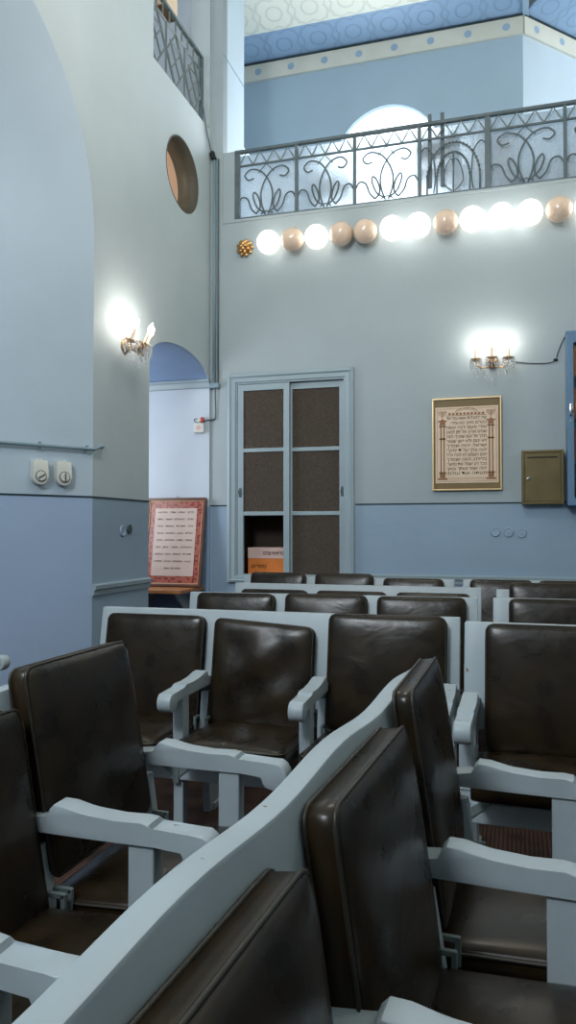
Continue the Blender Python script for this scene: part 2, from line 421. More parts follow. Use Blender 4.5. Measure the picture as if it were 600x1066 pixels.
def wallseg(bm, a, b, z0, z1, th, off=Vector((0,0,0))):
    n = Vector((-(b-a).y, (b-a).x, 0)).normalized()
    vs = [bm.verts.new((p.x, p.y, z)) for z in (z0, z1) for p in (a+off, b+off, b+n*th+off, a+n*th+off)]
    for f in ((0,1,2,3),(7,6,5,4),(0,4,5,1),(1,5,6,2),(2,6,7,3),(3,7,4,0)): bm.faces.new([vs[i] for i in f])
wallseg(bm, q[0], q[1], 4.5, ZG+.05, .1); struct('wall_gallery_angle', bm, M['jamb'])
bm = nb(); boxmm(bm, (-4.85,7.52,4.38), (6,12.4,4.49)); struct('floor_gallery', bm, M['trimblue'])
# cream border with blue dots
def border(name, a, b, label=None):
    bm = nb(); dd = (b-a); Ln = dd.length; dd.normalize(); n = Vector((dd.y,-dd.x,0))
    wallseg(bm, a, b, 7.238, 7.45, -.035)
    wallseg(bm, a, b, 7.45, 7.47, -.05)
    for f in list(bm.faces)[-6:]: f.material_index = 2
    k = .2
    while k < Ln-.05:
        c = a+dd*k+n*.037; c.z = 7.345; vs = []
        for i in range(20):
            t = 2*PI*i/20; vs.append(bm.verts.new(c+dd*.045*math.cos(t)+Vector((0,0,.045*math.sin(t)))))
        f = bm.faces.new(vs); f.material_index = 1; k += .45
    return struct(name, bm, [M['cream'], M['dotblue'], M['crack']])
border('trim_3', Vector((-4.8,YG,0)), Vector((.095,YG,0)))
border('trim_4', q[0], q[1])
ab = math.atan2(d.y,d.x)
slope_strip('trim_5', (q[0].x,q[0].y,ZG-.001), ab, -3.4, 0, 0, TS, M['ceilblue'])
slope_strip('ceiling_slope_angle', (q[0].x,q[0].y,ZG-.001), ab, -3.4, 1.2, TS, 2.6, M['ceil'], .004)
bm = nb(); boxmm(bm, (.0,7.4,8.02), (7,12.4,8.12)); struct('ceiling_gallery', bm, M['ceil'])
# arched gallery window: glowing pane and frame
bm = nb(); prism(bm, arch, YG+.07, YG+.085, lambda u,v,w: (u,w,v)); struct('window_1', bm, M['window'])
bm = nb(); prism(bm, arch2, YG+.07, YG+.085, lambda u,v,w: (u,w,v)); struct('window_2', bm, M['window'])
# unseen sides of the hall
bm = nb(); boxmm(bm, (3.6,-3.4,0), (3.72,12.4,ZC)); struct('wall_right', bm, M['wall'])
bm = nb(); boxmm(bm, (-6,-1.9,0), (3.6,-1.7,ZC)); struct('wall_rear', bm, M['wall'])
bm = nb(); boxmm(bm, (-3.05,12.3,4.4), (6,12.4,ZC)); struct('wall_gallery_end', bm, M['gallery'])
# side rooms behind the left wall
bm = nb(); boxmm(bm, (-5.3,7.376,0), (XL-.001,7.39,3.3)); struct('wall_side_end', bm, M['side'])
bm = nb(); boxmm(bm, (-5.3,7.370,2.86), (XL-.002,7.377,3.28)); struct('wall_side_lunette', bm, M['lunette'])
bm = nb(); boxmm(bm, (-5.3,7.38,3.4), (XL-.21,7.5,5.38)); struct('wall_side_middle', bm, M['pink'])
bm = nb(); boxmm(bm, (-5.3,7.38,5.48), (XL-.02,7.5,ZC)); struct('wall_side_upper', bm, M['side'])
bm = nb(); boxmm(bm, (-5.3,5.15,3.3), (XL-.221,7.37,3.4)); struct('floor_side_middle', bm, M['trimblue'])
bm = nb(); boxmm(bm, (-5.3,5.15,5.38), (XL-.221,7.5,5.47)); struct('floor_side_upper', bm, M['trimblue'])
bm = nb(); boxmm(bm, (-5.4,5.15,0), (-5.3,7.5,ZC)); struct('wall_side_outer', bm, M['side'])
bm = nb(); boxmm(bm, (-5.4,5.11,0), (XL-.221,5.15,ZC)); struct('wall_side_near', bm, M['side'])

# barrel vault over the low passage, coloured deeper blue for its shade
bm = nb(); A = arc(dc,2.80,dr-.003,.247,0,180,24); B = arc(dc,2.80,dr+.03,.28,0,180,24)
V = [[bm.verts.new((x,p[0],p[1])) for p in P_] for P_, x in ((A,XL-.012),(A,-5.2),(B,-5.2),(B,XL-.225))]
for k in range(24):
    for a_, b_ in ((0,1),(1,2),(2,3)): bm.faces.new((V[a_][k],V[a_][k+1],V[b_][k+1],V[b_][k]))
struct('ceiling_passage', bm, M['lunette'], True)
# dado groove, wall ledges, impost
bm = nb(); boxmm(bm, (-3.06,YB-.006,1.548), (-2.875,YB+.01,1.560)); boxmm(bm, (-1.53,YB-.006,1.548), (3.6,YB+.01,1.560)); struct('trim_6', bm, M['crack'])
bm = nb(); boxmm(bm, (XL-.01,5.10,1.545), (XL+.006,6.015,1.556)); struct('trim_7', bm, M['crack'])
jd = Vector((-.552,-(5.10-inner[-1][0]),0)); jl = jd.length; jd.normalize(); jn = Vector((-jd.y, jd.x, 0)); jn = jn if jn.x > 0 else -jn
def J(s, z, o=0):                                                 # point on the splayed jamb, s metres from its outer corner
    return Vector((XL,5.10,z))+jd*s+jn*o
bm = nb(); wallseg(bm, J(0,0), J(jl,0), 1.545, 1.556, -.006); wallseg(bm, J(0,0), J(jl,0), 1.545, 1.556, .006); struct('trim_8', bm, M['crack'])
bm = nb(); P8 = [(0,.805),(.018,.81),(.022,.845),(.036,.855),(.04,.885),(0,.895)]
prism(bm, P8, 5.095, 6.015, lambda u,v,w: (XL-.001+u, w, v)); struct('baseboard_left', bm, M['trimblue'])
bm = nb(); prism(bm, P8, -1.53, 3.6, lambda u,v,w: (w, YB+.001-u*.9, v-.02)); struct('baseboard_back', bm, M['trimblue'])
bm = nb(); P9 = [(0,2.775),(.03,2.78),(.045,2.825),(.06,2.84),(.06,2.86),(0,2.865)]
prism(bm, P9, -5.29, XL+.01, lambda u,v,w: (w, 7.378-u, v)); struct('trim_9', bm, M['trimblue'])
# corner pier above balustrade level, gallery coping
bm = nb(); boxmm(bm, (-2.93,YB+.002,4.5), (-2.80,YB+.12,5.235), .004); struct('trim_10', bm, M['wallback'])
bm = nb(); boxmm(bm, (-2.93,YB-.012,4.485), (3.6,YB+.13,4.515), .006); struct('trim_11', bm, M['wallback'])
# pipes
o = thing('wall_conduit', 'grey-blue painted pair of vertical conduits in the corner left of the cupboard', 'conduit', (-3.0,7.37,2.79))
bm = nb(); tube(bm, [(-.012,0,.0),(-.012,0,2.38)], .017, 8); obj('thick_conduit', bm, M['conduit'], o, True)
bm = nb(); tube(bm, [(.028,.008,.0),(.028,.008,2.38)], .008, 8); obj('thin_conduit', bm, M['iron'], o, True)
bm = nb(); boxmm(bm, (-.06,-.03,-.02), (.05,.03,.03), .006); obj('elbow_box', bm, M['conduit'], o)
bm = nb(); tube(bm, smoothpts([(.0,0,-.02),(.0,.012,-.2),(-.0,.012,-.31),(-.02,.01,-.345),(-.10,.01,-.35)]), .007, 6); obj('lower_pipe', bm, M['iron'], o, True)
bm = nb(); P = [J(s, 1.905-.004*s, .03) for s in (jl-.02,.9,.6,.32,.1,.0)]
P = [Vector(p) for p in P]+[Vector((XL+.035,5.14,1.93)), Vector((XL+.03,5.20,1.935)), Vector((XL-.005,5.235,1.935))]
tube(bm, P, .012, 8); o = tag(obj('wall_pipe', bm, M['conduit'], None, True), 'thin blue-grey pipe running level above the two white timer boxes', 'pipe')
for s in (.43,.06):
    bm = nb(); c = J(s,1.905,.022); box(bm, c, (.02,.02,.055), .004, Matrix.Rotation(math.atan2(jd.y,jd.x),3,'Z')); obj('pipe_clamp', bm, M['conduit'], o)

# ------------------------------------------------------------------ built-in cupboard
cup = thing('wall_cupboard', 'tall blue-grey built-in cupboard with two sliding doors of brown textured glass', 'cupboard', (-2.2,7.4,.75))
X0, X1, Z0, Z1 = -2.863+2.2, -1.539+2.2, .02, 2.15
bm = nb()
prof = [(0,0),(0,.04),(.03,.05),(.045,.035),(.085,.035),(.09,.02),(.105,.02),(.105,0)]
for (a, b_, fn) in ((Z0, Z1, lambda u,v,w: (X0+u, -v, w)), (Z0, Z1, lambda u,v,w: (X1-u, -v, w))): prism(bm, prof, a, b_, fn)
prism(bm, prof, X0+.01, X1-.01, lambda u,v,w: (w, -v*1.02, Z1-u)); prism(bm, prof, X0+.01, X1-.01, lambda u,v,w: (w, -v*1.02, Z0+u*.7))
obj('frame', bm, M['trimblue'], cup)
bm = nb(); boxmm(bm, (-.58,.50,.05), (.60,.52,2.08)); boxmm(bm, (-.60,.03,.05), (-.58,.5,2.08)); boxmm(bm, (.58,.03,.05), (.6,.5,2.08)); boxmm(bm, (-.58,.03,.05), (.58,.5,.07)); boxmm(bm, (-.58,.03,2.06), (.58,.5,2.08))
obj('carcass', bm, M['interior'], cup)
for z in (.70,1.36):
    bm = nb(); boxmm(bm, (-.575,.12,z), (.575,.5,z+.02)); obj('shelf', bm, M['interior'], cup)
def cup_door(x0, x1, y, broken):
    bm = nb(); s = .062; zz = [.10, .725, 1.375, 2.035]
    for a, b_ in ((x0,x0+s),(x1-s,x1)): boxmm(bm, (a,y-.02,.06), (b_,y+.015,2.04), .004)
    for a, b_ in ((.06,.105),(.70,.74),(1.345,1.385),(1.975,2.04)): boxmm(bm, (x0+s-.004,y-.018,a), (x1-s+.004,y+.012,b_), .004)
    dd = obj('sliding_door', bm, M['trimblue'], cup)
    for i, (a, b_) in enumerate(((.10,.705),(.735,1.35),(1.38,1.98))):
        if broken and i == 0: continue
        bm = nb(); boxmm(bm, (x0+s-.004,y-.004,a), (x1-s+.004,y+.001,b_)); obj('glass_pane', bm, M['brownglass'], dd)
    hx = x0+.03 if broken else x1-.03
    bm = nb(); tube(bm, smoothpts([(hx-.008,y-.022,.90),(hx-.014,y-.035,.94),(hx,y-.04,.97),(hx+.012,y-.035,.94),(hx+.008,y-.022,.90)]), .004, 6); boxmm(bm, (hx-.014,y-.024,.885), (hx+.014,y-.018,.985), .003)
    obj('ring_pull', bm, M['iron'], dd, True)
cup_door(-.553,-.0,-.002,True); cup_door(-.045,.565,.045,False)
# cardboard boxes in the broken compartment
cb = thing('cardboard_box', 'orange cardboard box with handwriting, seen through the missing lower left pane', 'box', (-2.47,7.62,.822))
bm = nb(); boxmm(bm, (-.22,-.1,0), (.20,.16,.19), .005); obj('carton', bm, M['orange'], cb)
bm = nb(); boxmm(bm, (-.222,-.104,.186), (.202,.164,.30), .006); obj('lid', bm, M['boxwhite'], cb)
text_mesh('handwriting', heb('שלום')+' '+heb('טליתות'), .055, M['ink'], cb, (.06,-.1065,.225), (PI/2,0,0), .22)
text_mesh('handwriting', heb('ספרים'), .055, M['ink'], cb, (-.10,-.1025,.09), (PI/2,0,0), .16)

# ------------------------------------------------------------------ psalm poster
ps = thing('framed_psalm', 'tall framed Hebrew psalm print with columns and olive mount, under the back wall sconce', 'picture', (-.461,7.372,1.674))
W, Hh = .636, .873
bm = nb(); fw = .014
for a, b_ in (((-W/2,-.014,0),(-W/2+fw,.02,Hh)),((W/2-fw,-.014,0),(W/2,.02,Hh)),((-W/2+.005,-.013,0),(W/2-.005,.02,fw)),((-W/2+.005,-.013,Hh-fw),(W/2-.005,.02,Hh))): boxmm(bm, a, b_, .003)
obj('frame', bm, M['frame_gold'], ps)
bm = nb(); boxmm(bm, (-W/2+.01,0,.01), (W/2-.01,.015,Hh-.01)); obj('mount', bm, M['mat_olive'], ps)
bm = nb(); boxmm(bm, (-.288,-.003,.07), (.288,.002,Hh-.085)); obj('print_sheet', bm, M['parch'], ps)
bm = nb(); Y_ = -.0045
def fr(bm, x0, x1, z0, z1, t):
    for a, b_ in (((x0,z0),(x1,z0+t)),((x0,z1-t),(x1,z1)),((x0,z0),(x0+t,z1)),((x1-t,z0),(x1,z1))): boxmm(bm, (a[0],Y_,a[1]), (b_[0],-.002,b_[1]))
fr(bm, -.272,.272,.085,Hh-.10,.003)
for s in (-1,1):
    x = s*.222
    for dx in (-.02,.008): boxmm(bm, (x+dx,Y_,.16), (x+dx+.012,-.002,.62))
    for z, ww, hh in ((.60,.034,.012),(.62,.026,.03),(.65,.04,.014),(.48,.03,.016),(.16,.034,.014),(.12,.026,.04),(.10,.044,.018)): boxmm(bm, (x-ww,Y_,z), (x+ww,-.002,z+hh))
    # menorah on top of each column
    for r_ in (.012,.024,.036):
        tube(bm, [(x+r_*math.cos(t), -.0035, .74+r_*math.sin(t)*1.0) for t in [PI+PI*k/10 for k in range(11)]], .0024, 5)
        for e in (-1,1): boxmm(bm, (x+e*r_-.003,Y_,.738), (x+e*r_+.003,-.002,.752))
    boxmm(bm, (x-.003,Y_,.664), (x+.003,-.002,.752)); boxmm(bm, (x-.014,Y_,.664), (x+.014,-.002,.672))
tube(bm, [(.10*math.cos(t), -.0035, .735+.04*math.sin(t)) for t in [PI*k/14 for k in range(15)]], .003, 5)
tube(bm, [(.075*math.cos(t), -.0035, .735+.028*math.sin(t)) for t in [PI*k/14 for k in range(15)]], .002, 5)
for k in range(10): boxmm(bm, (-.166+k*.034,Y_,.712), (-.144+k*.034,-.002,.732))
boxmm(bm, (-.18,Y_,.704), (.18,-.002,.708)); boxmm(bm, (-.18,Y_,.105), (.18,-.002,.108)); boxmm(bm, (-.18,Y_,.12), (.18,-.002,.122))
obj('printed_columns', bm, M['sepia'], ps)
LN = ["שיר למעלות אשא עיני אל","ההרים מאין יבא עזרי:","עזרי מעם יהוה עשה","שמים וארץ: אל יתן למוט","רגלך אל ינום שמרך: הנה","לא ינום ולא יישן שומר","ישראל: יהוה שמרך","יהוה צלך על יד ימינך:","יומם השמש לא יככה וירח","בלילה: יהוה ישמרך","מכל רע ישמר את נפשך:","יהוה ישמר צאתך ובואך","מעתה ועד עולם:"]
for i, l in enumerate(LN):
    text_mesh('lettering', heb(l), .042, M['inkbrown'], ps, (.182,-.004,.668-i*.0432), (PI/2,0,0), .365 if i not in (1,) else .33, 'RIGHT')

# ------------------------------------------------------------------ red bordered blessing, leaning on the shelf
rp = thing('framed_blessing', 'red-bordered framed Hebrew sheet leaning against the passage wall on a wooden shelf', 'picture', (-3.405,7.19,.722), (-math.radians(9.3),0,0))
W, Hh = .66, .925
bm = nb()
for a, b_ in (((-W/2,-.025,0),(-W/2+.032,.01,Hh)),((W/2-.032,-.025,0),(W/2,.01,Hh)),((-W/2+.01,-.024,0),(W/2-.01,.01,.032)),((-W/2+.01,-.024,Hh-.032),(W/2-.01,.01,Hh))): boxmm(bm, a, b_, .007)
obj('frame', bm, M['frame_brown'], rp)
bm = nb()
for a, b_ in (((-W/2+.028,-.018,.028),(-W/2+.036,-.004,Hh-.028)),((W/2-.036,-.018,.028),(W/2-.028,-.004,Hh-.028)),((-W/2+.03,-.017,.028),(W/2-.03,-.004,.036)),((-W/2+.03,-.017,Hh-.036),(W/2-.03,-.004,Hh-.028))): boxmm(bm, a, b_, .001)
obj('inner_gilt', bm, M['frame_gold'], rp)
bm = nb(); boxmm(bm, (-W/2+.02,-.008,.02), (W/2-.02,0,Hh-.02)); obj('ornament_border', bm, M['redborder'], rp)
bm = nb(); boxmm(bm, (-W/2+.095,-.011,.11), (W/2-.095,-.004,Hh-.11)); obj('paper_sheet', bm, M['parch2'], rp)
words = ["ברוך","אתה","אדני","אלהינו","מלך","העולם","אשר","נתן","לנו","תורת","אמת","וחיי","עולם","נטע","בתוכנו"]
for i in range(9):
    ww = .40 if i != 8 else .18
    l = '  '.join(heb(words[(i*4+3-k) % 15]) for k in range(4 if i != 8 else 3))
    text_mesh('lettering', l, .026, M['inkbrown'], rp, (.20 if i != 8 else .09,-.0125,.765-i*.073), (PI/2,0,0), ww, 'RIGHT')
bm = nb(); tube(bm, [(.0+.012*math.cos(t), 0, Hh+.006+.012*math.sin(t)) for t in [PI*k/8 for k in range(9)]], .003, 5); obj('hanging_ring', bm, M['iron'], rp)
sh = thing('wall_shelf', 'brown wooden shelf under the red-bordered frame in the passage', 'shelf', (-3.40,7.2,.67))
bm = nb(); boxmm(bm, (-.5,-.42,.015), (.285,.17,.05), .004); obj('board', bm, M['shelfwood'], sh)
for x in (-.30,.10):
    bm = nb(); prism(bm, [(0,0),(0,-.03),(-.32,-.03),(-.03,-.25),(0,-.3)][:1]+[(-.34,0),(-.34,-.02),(-.03,-.26),(0,-.28)], x-.012, x+.012, lambda u,v,w: (w, .17+u, .015+v)); obj('bracket', bm, M['white'], sh)

# ------------------------------------------------------------------ small fixtures
def timer(s, label, ang):
    o = thing('timer_switch', label, 'timer switch', J(s,1.625), (0,0,math.atan2(jd.y,jd.x)+PI), 'white timer switches on the splayed jamb')
    # local x along wall, -y out of the wall
    bm = nb(); out = [(-.058,.17),(-.058,.055)]+[(.058*math.cos(t), .055+.058*math.sin(t)) for t in [PI+PI*k/12 for k in range(13)]][1:-1]+[(.058,.055),(.058,.17)]
    prism(bm, out, 0, -.055, lambda u,v,w: (u,w,v), 0, .006); obj('housing', bm, M['plastic'], o, 'angle')
    bm = nb(); lathe(bm, [(.041,.054),(.041,.058),(.036,.058),(.036,.0545)], (0,0,.058), 'Y', 28); obj('dial_ring', bm, M['grey_line'], o)
    bm = nb(); lathe(bm, [(.034,.054),(.034,.064),(.030,.068),(.0005,.068)], (0,0,.058), 'Y', 28)
    obj('dial', bm, M['plastic'], o, 'angle')
    bm = nb(); box(bm, (0,-.071,.058), (.058,.008,.008), .002, Matrix.Rotation(0,3,'X')); k = obj('pointer', bm, M['grey_line'], o)
    k.data.transform(Matrix.Translation((0,0,.058)) @ Matrix.Rotation(ang,4,'Y') @ Matrix.Translation((0,0,-.058)))
    bm = nb()
    for x in (-.012,.012): box(bm, (x,-.025,.176), (.012,.02,.016), .003)
    obj('cable_gland', bm, M['plastic'], o)
timer(.435, 'left white timer switch, its dial slot slanting, on the blue jamb', math.radians(-32))
timer(.255, 'right white timer switch, its dial slot upright, nearer the pillar corner', math.radians(90))

def round_socket(name, c, axis, label, m, cover=True, grp=None, r=.045):
    o = thing(name, label, 'socket', c, (0,0,0) if axis == 'Y' else (0,0,PI/2), grp)
    o.scale = (1,.45,1)
    bm = nb(); lathe(bm, [(r,0),(r,.012),(r*.88,.02),(r*.8,.02),(r*.74,.012),(.001,.010)], (0,0,0), 'Y', 24); obj('cover', bm, m, o, 'angle')
    bm = nb()
    if cover == 'switch': box(bm, (0,-.018,0), (.026,.016,.036), .003)
    elif cover == 'knob': lathe(bm, [(.02,.01),(.018,.024),(.0005,.026)], (0,0,0), 'Y', 16)
    else:
        for x in (-.01,.01): lathe(bm, [(.004,.010),(.004,.014),(.0005,.014)], (x,0,0), 'Y', 8)
    obj({'switch':'rocker','knob':'knob'}.get(cover,'contacts'), bm, m, o)
gs = 'painted-over outlets under the dado line'
round_socket('wall_socket', (-.206,7.398,1.285), 'Y', 'leftmost of three painted-over outlets under the psalm print, with two contacts', M['socket'], 'x', gs)
round_socket('wall_switch', (-.090,7.398,1.280), 'Y', 'middle of three painted-over outlets under the psalm print, with a rocker', M['socket'], 'switch', gs)
round_socket('wall_socket', (.028,7.398,1.275), 'Y', 'rightmost of three painted-over outlets, below the olive letterbox', M['socket'], 'knob', gs)
gp = 'outlets on the side of the pier'
round_socket('wall_socket', (XL+.002,5.555,1.295), 'X', 'pale painted round outlet on the pier, left of the dark one', M['socket'], 'x', gp)
round_socket('wall_switch', (XL+.002,5.665,1.31), 'X', 'dark round switch on the pier beside the painted outlet', M['darksocket'], 'switch', gp, .04)

# box with red cap and wire on the doorway jamb
jb = thing('junction_box', 'small white junction box with red cap on the passage wall, wired to the conduit', 'junction box', (-3.165,7.375,2.31))
bm = nb(); boxmm(bm, (-.055,-.05,0), (.055,0,.10), .008); obj('housing', bm, M['plastic'], jb)
bm = nb(); lathe(bm, [(.026,.05),(.026,.053),(.0005,.053)], (0,0,.05), 'Y', 20); obj('label_disc', bm, M['boxwhite'], jb)
bm = nb(); sphere(bm, (0,-.03,.125), .03, 14, 8, (1,.8,.8)); obj('lamp_cap', bm, M['plastic'], jb, True)
bm = nb(); boxmm(bm, (.02,-.05,.11), (.05,-.015,.16), .006); obj('red_cap', bm, M['red_paint'], jb)
bm = nb(); tube(bm, smoothpts([(-.02,-.02,.10),(-.06,-.02,.13),(-.04,-.015,.15),(.03,-.015,.12),(.08,-.01,.13),(.15,-.01,.135)]), .004, 5); obj('wire', bm, M['black'], jb, True)

# olive letterbox
lb = thing('metal_letterbox', 'olive metal letterbox with slot and small lock, beside the blue bookcase', 'letterbox', (.212,7.403,1.535))
bm = nb(); boxmm(bm, (-.182,-.10,0), (.182,0,.49), .006)
for a, b_ in (((-.182,-.11,0),(-.158,-.098,.49)),((.158,-.11,0),(.182,-.098,.49)),((-.16,-.11,0),(.16,-.098,.022)),((-.16,-.11,.468),(.16,-.098,.49))): boxmm(bm, a, b_, .003)
obj('body', bm, M['olive'], lb)
bm = nb(); boxmm(bm, (-.154,-.106,.026), (.154,-.099,.464), .003); dd = obj('door', bm, M['olive'], lb)
bm = nb(); boxmm(bm, (-.13,-.108,.418), (.13,-.105,.430)); obj('slot', bm, M['olive_dark'], dd)
bm = nb(); lathe(bm, [(.014,.105),(.014,.116),(.009,.12),(.0005,.12)], (-.122,0,.235), 'Y', 16); obj('lock', bm, M['chrome'], dd, 'angle')

# blue bookcase at the right edge
bc = thing('wall_bookcase', 'blue glazed bookcase hung at the right edge of the picture', 'bookcase', (.418,7.395,1.515))
bm = nb(); boxmm(bm, (0,-.015,0), (.9,0,1.545)); boxmm(bm, (0,-.20,0), (.02,0,1.545), .003); boxmm(bm, (.88,-.2,0), (.9,0,1.545), .003); boxmm(bm, (0,-.2,0), (.9,0,.02), .003); boxmm(bm, (-.006,-.212,1.525), (.906,0,1.548), .003)
for z in (.38,.76,1.14): boxmm(bm, (.02,-.18,z), (.88,-.015,z+.015))
obj('carcass', bm, M['bluecab'], bc)
for x0, x1, hs in ((.002,.449,1),(.451,.898,-1)):
    bm = nb()
    for a, b_ in (((x0,.002),(x0+.055,1.523)),((x1-.055,.002),(x1,1.523)),((x0+.05,.002),(x1-.05,.07)),((x0+.05,1.44),(x1-.05,1.523))): boxmm(bm, (a[0],-.222,a[1]), (b_[0],-.201,b_[1]), .004)
    dd = obj('door', bm, M['bluecab'], bc)
    bm = nb(); boxmm(bm, (x0+.05,-.214,.06), (x1-.05,-.211,1.45)); obj('glass_pane', bm, M['clear'], dd)
    bm = nb(); hx = x0+.03 if hs == 1 else x1-.03
    boxmm(bm, (hx-.012,-.232,.79), (hx+.012,-.221,.90), .006); tube(bm, smoothpts([(hx,-.23,.88),(hx+.012,-.25,.87),(hx+.012,-.25,.83),(hx,-.23,.82)]), .006, 6); lathe(bm, [(.012,.221),(.012,.228),(.0005,.228)], (hx,0,.75), 'Y', 14)
    obj('handle', bm, M['chrome'], dd, 'angle')
bc_books = 'books in the blue bookcase'
ttl = [('orange','topmost shelf, first from the left'),('dark red','top shelf, second from the left'),('tan','top shelf, third from the left'),('black','top shelf, fourth from the left')]
for sh_, z in ((0,.02),(1,.395),(2,.775),(3,1.155)):
    x = .05
    for k in range(5):
        w_ = random.uniform(.03,.05); h_ = random.uniform(.22,.30); mi_ = (k+(0 if sh_ > 1 else 1)) % 3 if k < 3 else random.randrange(4)
        if sh_ == 0: mi_ = 3 if k < 2 else mi_
        o = thing('book', '%s book, %s from the left on the %s shelf of the blue bookcase' % (('orange','dark red','tan','black')[mi_], ('first','second','third','fourth','fifth')[k], ('bottom','second','third','top')[sh_]), 'book', (.418+x+w_/2,7.29,1.515+z), (0,0,0), bc_books)
        bm = nb(); boxmm(bm, (-w_/2,-.07,0), (-w_/2+.003,.07,h_)); boxmm(bm, (w_/2-.003,-.07,0), (w_/2,.07,h_)); boxmm(bm, (-w_/2,-.073,0), (w_/2,-.069,h_), .001); obj('cover', bm, M['book'][mi_], o)
        bm = nb(); boxmm(bm, (-w_/2+.003,-.068,.004), (w_/2-.003,.066,h_-.004)); obj('pages', bm, M['parch'], o)
        x += w_+.004
# sconce wire
bm = nb(); tube(bm, smoothpts([(-.02,7.39,2.86),(.10,7.392,2.84),(.25,7.392,2.83),(.33,7.39,2.85),(.36,7.392,2.93),(.40,7.392,3.03),(.44,7.34,3.085),(.50,7.30,3.07)]), .004, 5); sphere(bm, (.335,7.385,2.855), .014, 8, 6, (1.5,.8,1))
tag(obj('loose_wire', bm, M['black'], None, True), 'thin dark wire from the back wall sconce up to the blue bookcase', 'wire')

# ------------------------------------------------------------------ crystal sconces
def sconce(loc, rz, label, tilts, rad=.17):
    s = thing('crystal_sconce', label, 'wall lamp', loc, (0,0,rz), 'candle sconces with crystal drops')
    bm = nb(); lathe(bm, [(.055,0),(.06,.01),(.05,.018),(.035,.022),(.03,.03),(.0005,.032)], (0,0,0), 'Y', 24); obj('back_plate', bm, M['gold'], s, 'angle')
    bm = nb(); tube(bm, smoothpts([(0,-.02,0),(0,-.08,-.04),(0,-.13,-.03)]), .009, 8); lathe(bm, [(.0005,-.07),(.02,-.06),(.045,-.035),(.05,-.02),(.03,-.01),(.0005,-.005)], (0,-.12,0), 'Z', 16); obj('stem', bm, M['gold'], s, True)
    for i, (ax, tilt) in enumerate(tilts):
        tip = Vector((ax, -.12-(.05 if ax == 0 else 0), 0))
        bm = nb(); tube(bm, smoothpts([(0,-.12,-.045),(ax*.4,-.13,-.075),(ax*.85,-.13,-.06),tip+Vector((0,0,-.01))]), .006, 7)
        arm_ = obj('arm', bm, M['gold'], s, True)
        Rm = Matrix.Translation(tip) @ Matrix.Rotation(tilt, 4, 'X')
        def put(bm): bmesh.ops.transform(bm, matrix=Rm, verts=bm.verts)
        bm = nb(); lathe(bm, [(.008,-.015),(.02,-.01),(.046,.004),(.05,.014),(.044,.012),(.016,.002),(.014,.02),(.0005,.02)], (0,0,0), 'Z', 16); put(bm); obj('drip_dish', bm, M['gold'], arm_, 'angle')
        bm = nb(); lathe(bm, [(.013,.012),(.013,.105),(.009,.11),(.0005,.11)], (0,0,0), 'Z', 14); put(bm); obj('candle_sleeve', bm, M['candle'], arm_, 'angle')
        bm = nb(); lathe(bm, [(.008,.108),(.017,.125),(.019,.142),(.012,.165),(.0005,.188)], (0,0,0), 'Z', 14); put(bm); obj('bulb', bm, M['bulb'], arm_, True)
        bm = nb()
        for k in range(12):
            a = 2*PI*k/12; r_ = .05; x, y = r_*math.cos(a), r_*math.sin(a)
            zz = .0
            for q_ in range(2+(k % 2)):
                q = bmesh.ops.create_icosphere(bm, subdivisions=1, radius=.009)['verts']; bmesh.ops.translate(bm, vec=(x,y,zz), verts=q); zz -= .019
            q = bmesh.ops.create_icosphere(bm, subdivisions=1, radius=.011)['verts']; bmesh.ops.scale(bm, vec=(.8,.8,1.9), verts=q); bmesh.ops.translate(bm, vec=(x,y,zz-.012), verts=q)
        bmesh.ops.translate(bm, vec=tip, verts=bm.verts)
        obj('crystal_drops', bm, M['crystal'], arm_)
    bm = nb()
    for x, z in ((-.13,-.13),(0,-.17),(.12,-.12),(-.06,-.15),(.05,-.10)):
        for q_ in range(3):
            q = bmesh.ops.create_icosphere(bm, subdivisions=1, radius=.007)['verts']; bmesh.ops.translate(bm, vec=(x,-.13,z+.05-q_*.016), verts=q)
        q = bmesh.ops.create_icosphere(bm, subdivisions=1, radius=.014)['verts']; bmesh.ops.scale(bm, vec=(.9,.5,1.7), verts=q); bmesh.ops.translate(bm, vec=(x,-.13,z-.01), verts=q)
    obj('pendant_crystals', bm, M['crystal'], s)
    # light of the candle bulbs
    return s
sconce((-.222,7.398,2.87), 0, 'crystal and gold three-candle sconce on the back wall above the psalm print', [(-.145,.05),(0,.1),(.145,.05)])
sconce((XL+.003,5.575,2.80), PI/2, 'crystal and gold sconce on the left pier beside the low archway', [(-.13,math.radians(24)),(0,math.radians(26)),(.13,math.radians(24))])
def lamp(name, loc, energy, col, r=.03):
    l = bpy.data.lights.new(name, 'POINT'); l.energy = energy; l.color = col; l.shadow_soft_size = r
    o = bpy.data.objects.new(name, l); C.objects.link(o); o.location = loc; return o
for dx in (-.145,0,.145): lamp('sconce_light', (-.222+dx,7.27-(.05 if dx == 0 else 0),3.05), 1.7, (1,.93,.84), .06)
for dy in (-.13,0,.13): lamp('sconce_light', (XL+.20+(.05 if dy == 0 else 0),5.575+dy,2.99), 2.3, (1,.92,.82), .06)

